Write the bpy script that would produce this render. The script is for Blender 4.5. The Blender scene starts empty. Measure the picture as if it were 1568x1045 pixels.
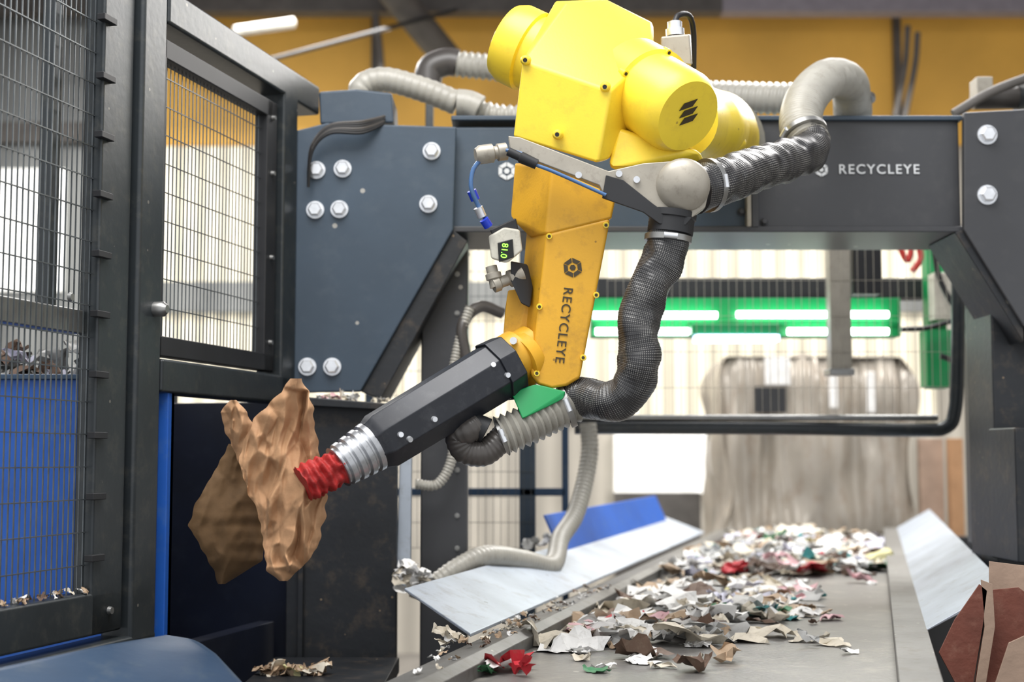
import bpy, bmesh, math, random
from mathutils import Vector, Matrix, noise
from mathutils.geometry import delaunay_2d_cdt
random.seed(7)
scn = bpy.context.scene
# ---------------------------------------------------------------- camera model
F = 2178.0                      # focal length in px for a 1568 px wide frame (50 mm on 36 mm)
PITCH = math.radians(4.67)
EYE = 1.9
def P(u, v, y):
    """world point seen at photo position (u,v) and standing at world distance y"""
    a = (u-784)/F; b = (522.5-v)/F
    d = Vector((a, math.cos(PITCH)-b*math.sin(PITCH), math.sin(PITCH)+b*math.cos(PITCH)))
    d *= y/d.y
    return Vector((d.x, d.y, d.z+EYE))
def Zv(v, y): return P(784, v, y).z
def Xu(u, y, v=500): return P(u, v, y).x
def px(y): return y/F

# ---------------------------------------------------------------- materials
def lin(c):
    c = c/255.0
    return c/12.92 if c <= .04045 else ((c+.055)/1.055)**2.4
def mat(name, rgb, rough=.5, metal=0., var=.15, vscale=8., bump=0., bscale=40., dirt=None, emis=0., dirtamt=.5, spec=.5, stretch=None, specks=0, speckrgb=(190, 186, 176), speckamt=.6):
    m = bpy.data.materials.new(name); m.use_nodes = True
    nt = m.node_tree; N = nt.nodes; L = nt.links
    b = N['Principled BSDF']
    col = (lin(rgb[0]), lin(rgb[1]), lin(rgb[2]), 1)
    tc = N.new('ShaderNodeTexCoord'); vec = tc.outputs['Object']
    if stretch:
        mp = N.new('ShaderNodeMapping'); mp.inputs['Scale'].default_value = stretch; L.new(vec, mp.inputs['Vector']); vec = mp.outputs['Vector']
    nz = N.new('ShaderNodeTexNoise'); nz.inputs['Scale'].default_value = vscale; nz.inputs['Detail'].default_value = 6
    L.new(vec, nz.inputs['Vector'])
    rp = N.new('ShaderNodeValToRGB')
    rp.color_ramp.elements[0].position = .3; rp.color_ramp.elements[1].position = .7
    rp.color_ramp.elements[0].color = tuple(c*(1-var) for c in col[:3])+(1,)
    rp.color_ramp.elements[1].color = tuple(min(1, c*(1+var)) for c in col[:3])+(1,)
    L.new(nz.outputs['Fac'], rp.inputs['Fac'])
    out = rp.outputs['Color']
    if dirt:
        n2 = N.new('ShaderNodeTexNoise'); n2.inputs['Scale'].default_value = vscale*3.3; n2.inputs['Detail'].default_value = 9
        n2.inputs['Roughness'].default_value = .7
        L.new(vec, n2.inputs['Vector'])
        r2 = N.new('ShaderNodeValToRGB'); r2.color_ramp.elements[0].position = .52; r2.color_ramp.elements[1].position = .76
        r2.color_ramp.elements[1].color = (dirtamt,)*3+(1,)
        r2.color_ramp.elements[0].color = (0, 0, 0, 1)
        L.new(n2.outputs['Fac'], r2.inputs['Fac'])
        mx = N.new('ShaderNodeMixRGB'); mx.inputs['Color2'].default_value = (lin(dirt[0]), lin(dirt[1]), lin(dirt[2]), 1)
        L.new(r2.outputs['Color'], mx.inputs['Fac']); L.new(out, mx.inputs['Color1']); out = mx.outputs['Color']
    if specks:
        vo = N.new('ShaderNodeTexVoronoi'); vo.inputs['Scale'].default_value = specks; L.new(vec, vo.inputs['Vector'])
        lt = N.new('ShaderNodeMath'); lt.operation = 'LESS_THAN'; lt.inputs[1].default_value = .10; L.new(vo.outputs['Distance'], lt.inputs[0])
        sp = N.new('ShaderNodeSeparateColor'); L.new(vo.outputs['Color'], sp.inputs[0])
        gt = N.new('ShaderNodeMath'); gt.operation = 'GREATER_THAN'; gt.inputs[1].default_value = .8; L.new(sp.outputs[0], gt.inputs[0])
        ml = N.new('ShaderNodeMath'); ml.operation = 'MULTIPLY'; L.new(lt.outputs[0], ml.inputs[0]); L.new(gt.outputs[0], ml.inputs[1])
        m3 = N.new('ShaderNodeMath'); m3.operation = 'MULTIPLY'; m3.inputs[1].default_value = speckamt; L.new(ml.outputs[0], m3.inputs[0])
        mx = N.new('ShaderNodeMixRGB'); mx.inputs['Color2'].default_value = tuple(lin(c) for c in speckrgb)+(1,)
        L.new(m3.outputs[0], mx.inputs['Fac']); L.new(out, mx.inputs['Color1']); out = mx.outputs['Color']
    L.new(out, b.inputs['Base Color'])
    b.inputs['Roughness'].default_value = rough; b.inputs['Metallic'].default_value = metal
    b.inputs['Specular IOR Level'].default_value = spec
    if bump > 0:
        n3 = N.new('ShaderNodeTexNoise'); n3.inputs['Scale'].default_value = bscale; n3.inputs['Detail'].default_value = 5
        L.new(vec, n3.inputs['Vector'])
        bp = N.new('ShaderNodeBump'); bp.inputs['Strength'].default_value = bump; bp.inputs['Distance'].default_value = .01
        L.new(n3.outputs['Fac'], bp.inputs['Height']); L.new(bp.outputs['Normal'], b.inputs['Normal'])
    if emis > 0:
        L.new(out, b.inputs['Emission Color']); b.inputs['Emission Strength'].default_value = emis
    return m
def corrugated(name, rgb, emis=0., period=.25, strength=.6, axis=0, dark=.75):
    m = mat(name, rgb, .6, 0, .12, 1.2, emis=0)
    nt = m.node_tree; N = nt.nodes; L = nt.links; b = N['Principled BSDF']
    src = b.inputs['Base Color'].links[0].from_socket
    tc = N.new('ShaderNodeTexCoord'); w = N.new('ShaderNodeTexWave'); w.bands_direction = 'XYZ'[axis]
    w.inputs['Scale'].default_value = 6.2832/(20*period)*1.0
    L.new(tc.outputs['Object'], w.inputs['Vector'])
    r = N.new('ShaderNodeMapRange'); r.inputs['To Min'].default_value = dark; r.inputs['To Max'].default_value = 1.
    L.new(w.outputs['Fac'], r.inputs['Value'])
    mx = N.new('ShaderNodeVectorMath'); mx.operation = 'SCALE'
    L.new(src, mx.inputs[0]); L.new(r.outputs['Result'], mx.inputs['Scale'])
    L.new(mx.outputs['Vector'], b.inputs['Base Color'])
    bp = N.new('ShaderNodeBump'); bp.inputs['Strength'].default_value = strength; bp.inputs['Distance'].default_value = .03
    L.new(w.outputs['Fac'], bp.inputs['Height']); L.new(bp.outputs['Normal'], b.inputs['Normal'])
    if emis > 0:
        L.new(mx.outputs['Vector'], b.inputs['Emission Color']); b.inputs['Emission Strength'].default_value = emis
    return m
def sleeve(name, dark, light, du=110., dv=16.):
    m = mat(name, dark, .36, 0, .1)
    nt = m.node_tree; N = nt.nodes; L = nt.links; b = N['Principled BSDF']
    uv = N.new('ShaderNodeUVMap'); uv.uv_map = 'UVMap'
    sp = N.new('ShaderNodeSeparateXYZ'); L.new(uv.outputs['UV'], sp.inputs[0])
    def comb(sgn):
        x = N.new('ShaderNodeMath'); x.operation = 'MULTIPLY'; x.inputs[1].default_value = 6.2832*du; L.new(sp.outputs['X'], x.inputs[0])
        y = N.new('ShaderNodeMath'); y.operation = 'MULTIPLY_ADD'; y.inputs[1].default_value = 6.2832*dv*sgn; L.new(sp.outputs['Y'], y.inputs[0]); L.new(x.outputs[0], y.inputs[2])
        s = N.new('ShaderNodeMath'); s.operation = 'SINE'; L.new(y.outputs[0], s.inputs[0]); return s.outputs[0]
    mu = N.new('ShaderNodeMath'); mu.operation = 'MULTIPLY'; L.new(comb(1), mu.inputs[0]); L.new(comb(-1), mu.inputs[1])
    g = N.new('ShaderNodeMath'); g.operation = 'GREATER_THAN'; g.inputs[1].default_value = .5; L.new(mu.outputs[0], g.inputs[0])
    tc = N.new('ShaderNodeTexCoord'); nz = N.new('ShaderNodeTexNoise'); nz.inputs['Scale'].default_value = 14; L.new(tc.outputs['Object'], nz.inputs['Vector'])
    mr = N.new('ShaderNodeMapRange'); mr.inputs['From Min'].default_value = .35; mr.inputs['From Max'].default_value = .7; mr.inputs['To Min'].default_value = .15; L.new(nz.outputs['Fac'], mr.inputs['Value'])
    m2 = N.new('ShaderNodeMath'); m2.operation = 'MULTIPLY'; L.new(g.outputs[0], m2.inputs[0]); L.new(mr.outputs['Result'], m2.inputs[1])
    mx = N.new('ShaderNodeMixRGB'); L.new(m2.outputs[0], mx.inputs['Fac'])
    L.new(b.inputs['Base Color'].links[0].from_socket, mx.inputs['Color1'])
    mx.inputs['Color2'].default_value = tuple(lin(c) for c in light)+(1,)
    L.new(mx.outputs['Color'], b.inputs['Base Color'])
    return m

M = dict(
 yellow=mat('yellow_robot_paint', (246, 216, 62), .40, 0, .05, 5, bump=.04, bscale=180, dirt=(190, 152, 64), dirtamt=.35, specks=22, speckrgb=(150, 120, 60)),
 yellow_shaded=mat('yellow_arm_shaded', (214, 160, 38), .46, 0, .08, 5, bump=.05, bscale=150, dirt=(126, 92, 42), dirtamt=.45, specks=26, speckrgb=(90, 66, 30)),  # robot yellow again, darkened: the arm's shade is put into the colour
 black=mat('black_anodised', (30, 33, 40), .36, .15, .2, 9, dirt=(110, 110, 110), dirtamt=.15),
 blackm=mat('matt_black', (28, 29, 32), .55, 0, .2, 9),
 blacksteel=mat('black_painted_steel', (31, 34, 38), .47, .1, .25, 4, bump=.1, dirt=(124, 106, 84), dirtamt=.3, specks=24, speckrgb=(150, 130, 105)),
 gantry=mat('slate_painted_steel', (56, 70, 84), .42, .1, .12, 3, bump=.04, dirt=(104, 112, 118), dirtamt=.18, specks=11),
 gantryd=mat('charcoal_painted_steel', (60, 61, 64), .40, .1, .10, 3, bump=.04, dirt=(108, 106, 104), dirtamt=.15, specks=11),
 frame=mat('cage_frame_paint', (45, 50, 53), .38, .2, .12, 5, bump=.05, dirt=(112, 108, 96), dirtamt=.25, specks=18, speckrgb=(160, 154, 142), speckamt=.4),
 steel=mat('bare_steel', (150, 150, 148), .38, .85, .12, 20, bump=.04),
 greyplate=mat('grey_machined_plate', (162, 156, 144), .45, .3, .1, 12, dirt=(84, 74, 62), dirtamt=.4),
 chrome=mat('zinc_bolt', (225, 228, 232), .28, .7, .1, 30),
 wire=mat('galvanised_wire', (92, 97, 100), .4, .6, .2, 20),
 wirel=mat('pale_mesh_wire', (178, 172, 158), .5, .2, .1, 20),
 blue=mat('blue_paint', (18, 86, 178), .5, 0, .12, 4, dirt=(90, 122, 156), dirtamt=.35),
 navy=mat('navy_chute_paint', (8, 15, 32), .55, 0, .35, 4, dirt=(38, 44, 56), dirtamt=.4),
 bluegrey=mat('blue_grey_steel', (42, 66, 92), .45, .2, .15, 3, bump=.08, dirt=(96, 104, 108), dirtamt=.45, specks=12),
 hose=mat('grey_pvc_hose', (162, 159, 150), .38, 0, .1, 10, dirt=(112, 102, 86), dirtamt=.5),
 hosed=mat('dark_elbow_hose', (74, 70, 67), .36, 0, .2, 10),
 sleeve=sleeve('braided_black_sleeve', (34, 34, 37), (176, 174, 168)),
 red=mat('red_silicone', (158, 28, 26), .65, 0, .25, 30, bump=.4, bscale=60, dirt=(110, 52, 46), dirtamt=.6),
 silver=mat('silver_bellows', (175, 177, 180), .32, .8, .1, 20, dirt=(90, 84, 78), dirtamt=.4),
 green=mat('green_paint', (10, 140, 76), .4, 0, .1, 6),
 led=mat('led_tube', (240, 255, 245), .4, 0, 0, 1, emis=8.),
 ledb=mat('led_module_blue', (190, 205, 255), .4, 0, 0, 1, emis=4.),
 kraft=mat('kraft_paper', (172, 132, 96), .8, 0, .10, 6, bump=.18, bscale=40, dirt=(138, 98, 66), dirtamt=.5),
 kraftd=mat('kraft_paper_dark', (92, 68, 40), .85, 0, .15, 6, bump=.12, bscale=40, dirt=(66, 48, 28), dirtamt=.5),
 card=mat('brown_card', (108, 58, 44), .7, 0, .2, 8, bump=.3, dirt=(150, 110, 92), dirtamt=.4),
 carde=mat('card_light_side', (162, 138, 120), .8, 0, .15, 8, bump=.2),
 belt=mat('rubber_belt', (112, 110, 107), .36, 0, .18, 3, bump=.2, bscale=60, dirt=(170, 163, 150), dirtamt=.5, specks=12),
 guard=mat('guard_sheet_steel', (176, 185, 196), .42, .35, .14, 4, bump=.06, dirt=(118, 112, 104), dirtamt=.55, specks=14, speckrgb=(90, 84, 76)),
 guardr=mat('conveyor_rail_steel', (108, 107, 104), .5, .4, .18, 6, bump=.12, dirt=(76, 66, 52), dirtamt=.7, specks=22),
 logo=mat('dark_decal', (58, 48, 26), .5, 0, 0), logow=mat('light_decal', (205, 208, 210), .5, 0, 0),
 tube_blue=mat('blue_air_tube', (70, 105, 150), .3, 0, .1), bluec=mat('blue_fitting', (30, 60, 190), .3, 0, .1),
 white=mat('white_plastic', (200, 196, 182), .4, 0, .08, 20, dirt=(110, 100, 85), dirtamt=.5),
 disp=mat('display_black', (8, 10, 8), .2, 0, 0), digit=mat('green_digits', (120, 255, 60), .4, 0, 0, emis=3.),
 floor=mat('concrete_floor', (120, 116, 110), .8, 0, .25, 1.5, bump=.2, bscale=8),
 ceil=corrugated('ceiling_sheeting', (150, 146, 164), 0, .4, .5),
 girder=mat('roof_girder', (92, 88, 84), .6, 0, .2),
 girderl=mat('roof_purlin_pale', (150, 144, 152), .6, 0, .1),
 yw=corrugated('ochre_cladding', (238, 184, 82), 0.06, 1.4, .3, dark=.9),
 lightwall=corrugated('light_cladding', (190, 184, 172), 0., .25, .6),
 greywall=corrugated('grey_cladding', (142, 144, 142), 0., .5, .6),
 win=corrugated('translucent_daylight_sheet', (236, 227, 203), .5, .22, .5, dark=.6),
 bale=mat('plastic_wrapped_bale', (170, 162, 150), .26, .1, .2, 1.6, bump=.6, bscale=4, dirt=(132, 106, 82), dirtamt=.6, stretch=(1.6, 1, .8)),
 cable=mat('black_cable', (24, 24, 26), .5, 0, .1), redc=mat('red_cable', (190, 50, 40), .5, 0, .1),
)
SCR = [mat('scrap_'+n, c, .65, 0, .12, 14, bump=.3, bscale=30, dirt=(130, 118, 100), dirtamt=.45) for n, c in (
 ('white', (230, 229, 226)), ('cream', (214, 205, 187)), ('kraft', (172, 148, 122)), ('grey', (160, 160, 158)), ('pink', (214, 172, 176)),
 ('red', (184, 34, 46)), ('teal', (60, 138, 140)), ('brown', (98, 76, 62)), ('yellow', (204, 197, 146)), ('green', (60, 120, 80)), ('lilac', (192, 192, 208)))]

# ---------------------------------------------------------------- object helpers
GROUPS = {}
def group(name):
    e = bpy.data.objects.new(name, None); e.empty_display_size = .1
    scn.collection.objects.link(e); GROUPS[e] = []
    return e
def add(name, verts, faces, m, parent=None, bevel=0, seg=2, smooth=False, angle=None, midx=None, uvs=None):
    me = bpy.data.meshes.new(name)
    me.from_pydata([tuple(v) for v in verts], [], faces)
    for mm in (m if isinstance(m, (list, tuple)) else [m]): me.materials.append(mm)
    if midx: me.polygons.foreach_set('material_index', midx)
    if uvs:
        l = me.uv_layers.new(name='UVMap')
        for lp in me.loops: l.data[lp.index].uv = uvs[lp.vertex_index]
    bm = bmesh.new(); bm.from_mesh(me); bmesh.ops.recalc_face_normals(bm, faces=bm.faces); bm.to_mesh(me); bm.free()
    o = bpy.data.objects.new(name, me); scn.collection.objects.link(o)
    if smooth or bevel:
        me.polygons.foreach_set('use_smooth', [True]*len(me.polygons))
        me.set_sharp_from_angle(angle=math.radians(angle or 35))
    if bevel:
        b = o.modifiers.new('Bevel', 'BEVEL'); b.width = bevel; b.segments = seg; b.limit_method = 'ANGLE'; b.angle_limit = math.radians(25)
        b.harden_normals = True
    if parent is not None: GROUPS[parent].append(o)
    return o
def hull(name, pts, m, parent=None, bevel=.006, seg=3):
    pts = [p if isinstance(p, Vector) else P(*p) for p in pts]
    bm = bmesh.new(); vs = [bm.verts.new(p) for p in pts]
    r = bmesh.ops.convex_hull(bm, input=vs)
    bmesh.ops.delete(bm, geom=list({g for g in r['geom_interior']+r['geom_unused'] if isinstance(g, bmesh.types.BMVert)}), context='VERTS')
    bmesh.ops.dissolve_limit(bm, angle_limit=math.radians(4), verts=bm.verts[:], edges=bm.edges[:])
    bm.verts.ensure_lookup_table(); bm.verts.index_update()
    V = [v.co.copy() for v in bm.verts]; Fc = [[v.index for v in f.verts] for f in bm.faces]; bm.free()
    return add(name, V, Fc, m, parent, bevel, seg)
BOXF = ((0, 1, 3, 2), (4, 6, 7, 5), (0, 4, 5, 1), (2, 3, 7, 6), (0, 2, 6, 4), (1, 5, 7, 3))
def box(name, x0, x1, y0, y1, z0, z1, m, parent=None, bevel=.004):
    V = [(x, y, z) for x in (x0, x1) for y in (y0, y1) for z in (z0, z1)]
    return add(name, V, BOXF, m, parent, bevel)
def prism(name, uv, y0, y1, m, parent=None, bevel=.004):
    """plate traced at distance y0 and extruded straight back to y1"""
    A = [P(u, v, y0) for u, v in uv]; n = len(A); B = [Vector((p.x, y1, p.z)) for p in A]
    Fc = [list(range(n)), list(range(2*n-1, n-1, -1))]+[[i, (i+1) % n, n+(i+1) % n, n+i] for i in range(n)]
    return add(name, A+B, Fc, m, parent, bevel)
def frame_of(d):
    d = d.normalized(); a = Vector((0, 0, 1)) if abs(d.z) < .9 else Vector((1, 0, 0))
    x = d.cross(a).normalized(); return x, x.cross(d).normalized()
def lathe(name, p0, p1, prof, m, parent=None, n=32, bevel=0, rot=0, smooth=True):
    p0 = Vector(p0); p1 = Vector(p1); L = (p1-p0).length; d = (p1-p0)/L; x, y = frame_of(d)
    V = []; Fc = []
    for t, r in prof:
        c = p0+d*(t*L)
        for i in range(n):
            a = 2*math.pi*i/n+rot; V.append(c+x*math.cos(a)*r+y*math.sin(a)*r)
    for j in range(len(prof)-1):
        for i in range(n): Fc.append((j*n+i, j*n+(i+1) % n, (j+1)*n+(i+1) % n, (j+1)*n+i))
    Fc.append(list(range(n))[::-1]); Fc.append([(len(prof)-1)*n+i for i in range(n)])
    return add(name, V, Fc, m, parent, bevel, 2, smooth, 40)
def spline(pts, step):
    pts = [Vector(p) for p in pts]; q = [pts[0]*2-pts[1]]+pts+[pts[-1]*2-pts[-2]]; out = []
    for i in range(1, len(q)-2):
        for k in range(40):
            t = k/40; a, b, c, d = q[i-1:i+3]
            out.append(.5*((2*b)+(c-a)*t+(2*a-5*b+4*c-d)*t*t+(3*b-a-3*c+d)*t**3))
    out.append(pts[-1])
    res = [out[0]]; acc = 0
    for a, b in zip(out, out[1:]):
        seg = (b-a).length; pos = step-acc
        while pos <= seg: res.append(a.lerp(b, pos/seg)); pos += step
        acc = (acc+seg) % step
    return res
def tube(name, pts, r, m, parent=None, pitch=0, amp=0, n=20, step=None, wob=0):
    pts = [p if isinstance(p, Vector) else P(*p) for p in pts]
    step = step or (pitch/4 if pitch else .015)
    c = spline(pts, step); V = []; Fc = []; U = []
    x = None
    for k, p in enumerate(c):
        d = (c[min(k+1, len(c)-1)]-c[max(k-1, 0)]).normalized()
        if x is None: x, _ = frame_of(d)
        x = (x-d*x.dot(d)).normalized(); y = d.cross(x)
        rr = (r(k/len(c)) if callable(r) else r)
        if pitch: rr += amp*(1, 0, -1, 0)[k % 4]
        for i in range(n):
            a = 2*math.pi*i/n; w = rr
            if wob: w += wob*noise.noise(Vector((math.cos(a)*1.5, math.sin(a)*1.5, k*step*22)))
            V.append(p+(x*math.cos(a)+y*math.sin(a))*w); U.append((k*step, abs(i/n*2-1)))
    for j in range(len(c)-1):
        for i in range(n): Fc.append((j*n+i, j*n+(i+1) % n, (j+1)*n+(i+1) % n, (j+1)*n+i))
    Fc.append(list(range(n))[::-1]); Fc.append([(len(c)-1)*n+i for i in range(n)])
    return add(name, V, Fc, m, parent, 0, 2, True, 80, uvs=U)
def bolt(name, p, r, m, parent, d=Vector((0, -1, 0)), h=.02, hexhead=True):
    p = Vector(p); d = d.normalized()
    lathe(name+'_washer', p, p+d*(h*.3), [(0, r*1.25), (1, r*1.25)], m, parent, 20)
    lathe(name+'_head', p+d*(h*.3), p+d*h, [(0, r), (.8, r), (1, r*.8)], m, parent, 6 if hexhead else 16, smooth=False)
def text(name, s, loc, size, rot, m, parent, spacing=1.12, off=.018):
    c = bpy.data.curves.new(name, 'FONT'); c.body = s; c.size = size; c.extrude = .0015; c.align_x = 'CENTER'; c.align_y = 'CENTER'
    c.space_character = spacing; c.offset = size*off
    c.materials.append(m)
    o = bpy.data.objects.new(name, c); scn.collection.objects.link(o)
    o.matrix_world = Matrix.Translation(loc) @ Matrix.Rotation(rot, 4, 'Y') @ Matrix.Rotation(math.pi/2, 4, 'X')
    GROUPS[parent].append(o); return o
def hexlogo(name, c, R, m, parent, rot=0):
    V = []; Fc = []
    def ring(r0, r1, n, off, gap):
        for i in range(n):
            a0 = off+2*math.pi*(i+gap)/n; a1 = off+2*math.pi*(i+1-gap)/n; b = len(V)
            for y in (0, .002):
                for r, a in ((r0, a0), (r1, a0), (r1, a1), (r0, a1)): V.append(c+Vector((math.cos(a)*r, y, math.sin(a)*r)))
            Fc.extend([[b+k for k in f] for f in ((0, 1, 2, 3), (7, 6, 5, 4), (0, 4, 5, 1), (1, 5, 6, 2), (2, 6, 7, 3), (3, 7, 4, 0))])
    ring(R*.55, R, 6, math.pi/6+rot, .05); ring(R*.0, R*.32, 6, rot, 0)
    return add(name, V, Fc, m, parent)

# ================================================================ ROOM
box('floor', -9, 10, -1, 14.2, -.1, 0, M['floor'], bevel=0)
box('wall_back', -9, 10, 14, 14.2, 0, 5.0, M['lightwall'], bevel=0)
box('wall_back_upper', -9, 10, 13.95, 14.2, 5.0, 6.6, M['yw'], bevel=0)
box('wall_left', -9.2, -9, 2, 14.2, 0, 6.6, M['greywall'], bevel=0)
box('wall_right', 10, 10.2, 2, 14.2, 0, 6.6, M['lightwall'], bevel=0)
box('wall_back_side_bay', -9, -3.72, 13.7, 13.95, 0, 6.3, M['greywall'], bevel=0)
box('ceiling', -9, 10, 4, 14.2, 6.32, 6.45, M['ceil'], bevel=0)
box('window_1', -3.7, 4.15, 13.93, 14.0, 2.28, 4.98, M['win'], bevel=0)
pane = mat('white_daylight_pane', (245, 243, 236), .5, emis=.7)
box('window_2', 1.0, 2.05, 13.9, 14.0, 1.55, 2.15, pane, bevel=0)
box('window_3', -5.0, -4.35, 13.66, 13.7, 3.5, 4.7, pane, bevel=0)
box('trim_1', -9, -3.7, 13.6, 13.7, 4.95, 5.15, M['girder'], bevel=0)
box('trim_2', -3.7, 4.2, 13.86, 13.93, 3.32, 3.62, M['greywall'], bevel=0)
g = group('roof_truss')
box('chord', -9, 2.0, 13.2, 13.4, 6.12, 6.3, M['girder'], g)
box('chord_b', 2.0, 10, 13.2, 13.4, 6.12, 6.3, M['girderl'], g)
for i, x in enumerate((-6.5, -1.4, 3.8, 8.5)): box('drop_%d' % i, x, x+.07, 13.85, 13.94, 4.9, 6.3, M['girder'], g)
tube('strut', [P(595, -20, 12.5), P(690, 95, 13.2)], .14, M['girder'], g)
g = group('ceiling_duct_pipe')
tube('pipe', [P(360, 48, 12), P(450, 35, 12.3)], .05, M['hose'], g)
tube('pipe_b', [P(400, 95, 12), P(700, 15, 12.8)], .02, M['cable'], g)
g = group('hanging_cable_run')
for i, (a, b) in enumerate((((575, 20), (580, 180)), ((1390, 40), (1370, 180)), ((1405, 50), (1385, 180)))):
    tube('cable_%d' % i, [P(*a, 13), P((a[0]+b[0])/2+6, 100, 13), P(*b, 13)], .03, M['girder'], g, n=8)

# ================================================================ GANTRY
YB = 5.2
g = group('steel_gantry')
zt, zb = Zv(186, YB), Zv(350, YB)
box('web_left', Xu(690, YB), Xu(1150, YB), YB, YB+.4, zb, zt-.02, M['gantry'], g, .008)
box('web_right', Xu(1150, YB), Xu(1476, YB), YB, YB+.4, zb, zt+.01, M['gantryd'], g, .008)
box('top_flange', Xu(690, YB), Xu(1480, YB), YB-.02, YB+.42, zt, zt+.018, M['gantry'], g)
box('bottom_flange', Xu(690, YB), Xu(1480, YB), YB-.03, YB+.43, zb-.018, zb+.004, M['gantryd'], g)
box('joint_plate', Xu(1143, YB), Xu(1150, YB), YB-.045, YB+.42, zb-.0, zt+.03, M['greyplate'], g)
box('joint_plate_b', Xu(1151, YB), Xu(1162, YB), YB-.035, YB+.42, zb-.0, zt+.03, M['gantryd'], g)
for i, (u, v) in enumerate(((1135, 210), (1135, 325), (1170, 340))): bolt('joint_bolt_%d' % i, P(u, v, YB-.002), .012, M['gantryd'], g, h=.02)
text('lettering', 'RECYCLEYE', P(1346, 260, YB-.004), .050, 0, M['logow'], g, 1.2, .012)
hexlogo('emblem', P(1258, 260, YB-.004), .026, M['logow'], g)
hexlogo('emblem_b', P(776, 262, YB-.004), .034, M['logow'], g)
prism('gusset_left', [(452, 200), (500, 188), (699, 194), (694, 352), (552, 600), (440, 602)], YB-.06, YB-.03, M['gantry'], g, .006)
prism('gusset_left_return', [(694, 352), (716, 370), (583, 612), (552, 600)], YB-.04, YB+.3, M['blacksteel'], g, .004)
prism('cap_block', [(488, 140), (545, 136), (600, 142), (603, 188), (490, 190)], YB-.04, YB+.2, M['gantry'], g, .008)
for i, (u, v) in enumerate(((485, 261), (525, 259), (661, 232), (483, 322), (520, 321), (656, 313), (471, 562), (509, 562))):
    bolt('bolt_%d' % i, P(u, v, YB-.06), .026, M['chrome'], g, h=.03)
prism('gusset_right', [(1476, 172), (1700, 160), (1700, 560), (1568, 500), (1476, 352)], YB-.06, YB-.03, M['gantryd'], g, .006)
prism('gusset_right_return', [(1476, 352), (1568, 500), (1568, 525), (1462, 356)], YB-.04, YB+.3, M['blacksteel'], g, .004)
for i, (u, v) in enumerate(((1511, 207), (1511, 299))): bolt('bolt_r%d' % i, P(u, v, YB-.06), .029, M['chrome'], g, h=.03)
box('column_left', Xu(645, 5.3), Xu(716, 5.3), 5.3, 5.47, 0, Zv(350, 5.3), M['gantryd'], g, .008)
box('base_plate_left', Xu(625, 5.3), Xu(736, 5.3), 5.25, 5.52, 0, .02, M['gantryd'], g)
box('column_right', Xu(1518, 5.3), Xu(1700, 5.3), 5.3, 5.6, 0, Zv(350, 5.3), M['blacksteel'], g, .008)
box('column_right_box', Xu(1534, 5.1), Xu(1700, 5.1), 5.0, 5.28, Zv(860, 5.1), Zv(655, 5.1), M['blacksteel'], g, .008)
for i, v in enumerate((420, 480, 560, 640, 720, 790, 840)): bolt('column_bolt_%d' % i, P(700, v, 5.3), .008, M['steel'], g, h=.010)
g = group('cage_post')
box('post', Xu(1482, 6.4), Xu(1502, 6.4), 6.4, 6.48, 0, Zv(340, 6.4), M['gantryd'], g)
box('post_b', Xu(1503, 7), Xu(1512, 7), 7, 7.05, 0, Zv(340, 7), M['bluegrey'], g)
box('post_c', Xu(1487, 6.38), Xu(1493, 6.38), 6.36, 6.4, 0, Zv(560, 6.4), M['guard'], g)
g = group('cable_bundle')
for i in range(6):
    o = i*5
    tube('cable_%d' % i, [P(472, 262+o, YB-.1), P(478, 222+o*.4, YB-.12), P(505, 192+o*.5, YB-.13), P(555, 186+o*.7, YB-.12), P(590, 178+o*.4, YB-.05)], .0055, M['cable'] if i % 3 else M['hosed'], g, n=8)

# ================================================================ LEFT SAFETY CAGE (runs parallel to the conveyor)
SL = .2553
dirw = Vector((SL, 1, 0)).normalized(); nrm = Vector((1, -SL, 0)).normalized()
def W(y, z, off=0):
    p = Vector((-2.101+SL*y, y, z)); return p+nrm*(off-.045)
def wbox(name, ya, yb, za, zb_, o0, o1, m, parent=None, bevel=.004):
    V = [W(y, z, o) for o in (o0, o1) for y in (ya, yb) for z in (za, zb_)]
    return add(name, V, BOXF, m, parent, bevel)
def wires(name, ya, yb, za, zb_, off, sv, sh, t, parent, fn=None, m=None):
    fn = fn or W; V = []; Fc = []
    def bar(y0, y1, z0, z1, o0, o1):
        b = len(V)
        V.extend([fn(y, z, o) for o in (o0, o1) for y in (y0, y1) for z in (z0, z1)])
        Fc.extend([[b+k for k in f] for f in BOXF])
    y = ya
    while y < yb: bar(y, y+t, za, zb_, off, off+t); y += sv
    z = za
    while z < zb_: bar(ya, yb, z, z+t, off+t, off+2*t); z += sh
    return add(name, V, Fc, m or M['wire'], parent)
g = group('safety_cage_gate')
ya, yb = 2.8, 3.90
wires('wire_mesh', ya, yb, 1.52, 3.7, 0, .024, .088, .0032, g)
wbox('stile', 3.86, 4.02, 1.42, 3.75, -.03, .03, M['frame'], g, .008)
wbox('bottom_rail', ya, 4.02, 1.42, 1.535, -.04, .03, M['frame'], g, .008)
wbox('mid_rail', ya, 3.86, 2.235, 2.30, -.07, -.01, M['steel'], g)
wbox('inner_stile', 3.70, 3.74, 2.24, 3.6, -.06, -.02, M['frame'], g)
for i in range(13):
    z = 1.62+i*.165; wbox('clip_%d' % i, 3.835, 3.90, z, z+.018, .02, .045, M['blackm'], g, .002)
for i, z in enumerate((1.48, 2.32)): lathe('frame_bolt_%d' % i, W((3.95, 3.72)[i], z, .03), W((3.95, 3.72)[i], z, .04), [(0, .012), (1, .010)], M['steel'], g, 12)
wbox('post', 4.035, 4.175, 1.25, 3.9, -.05, .05, M['frame'], g, .014)
wbox('foot', 2.8, 4.175, 1.25, 1.40, -.05, .05, M['frame'], g, .01)
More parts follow.
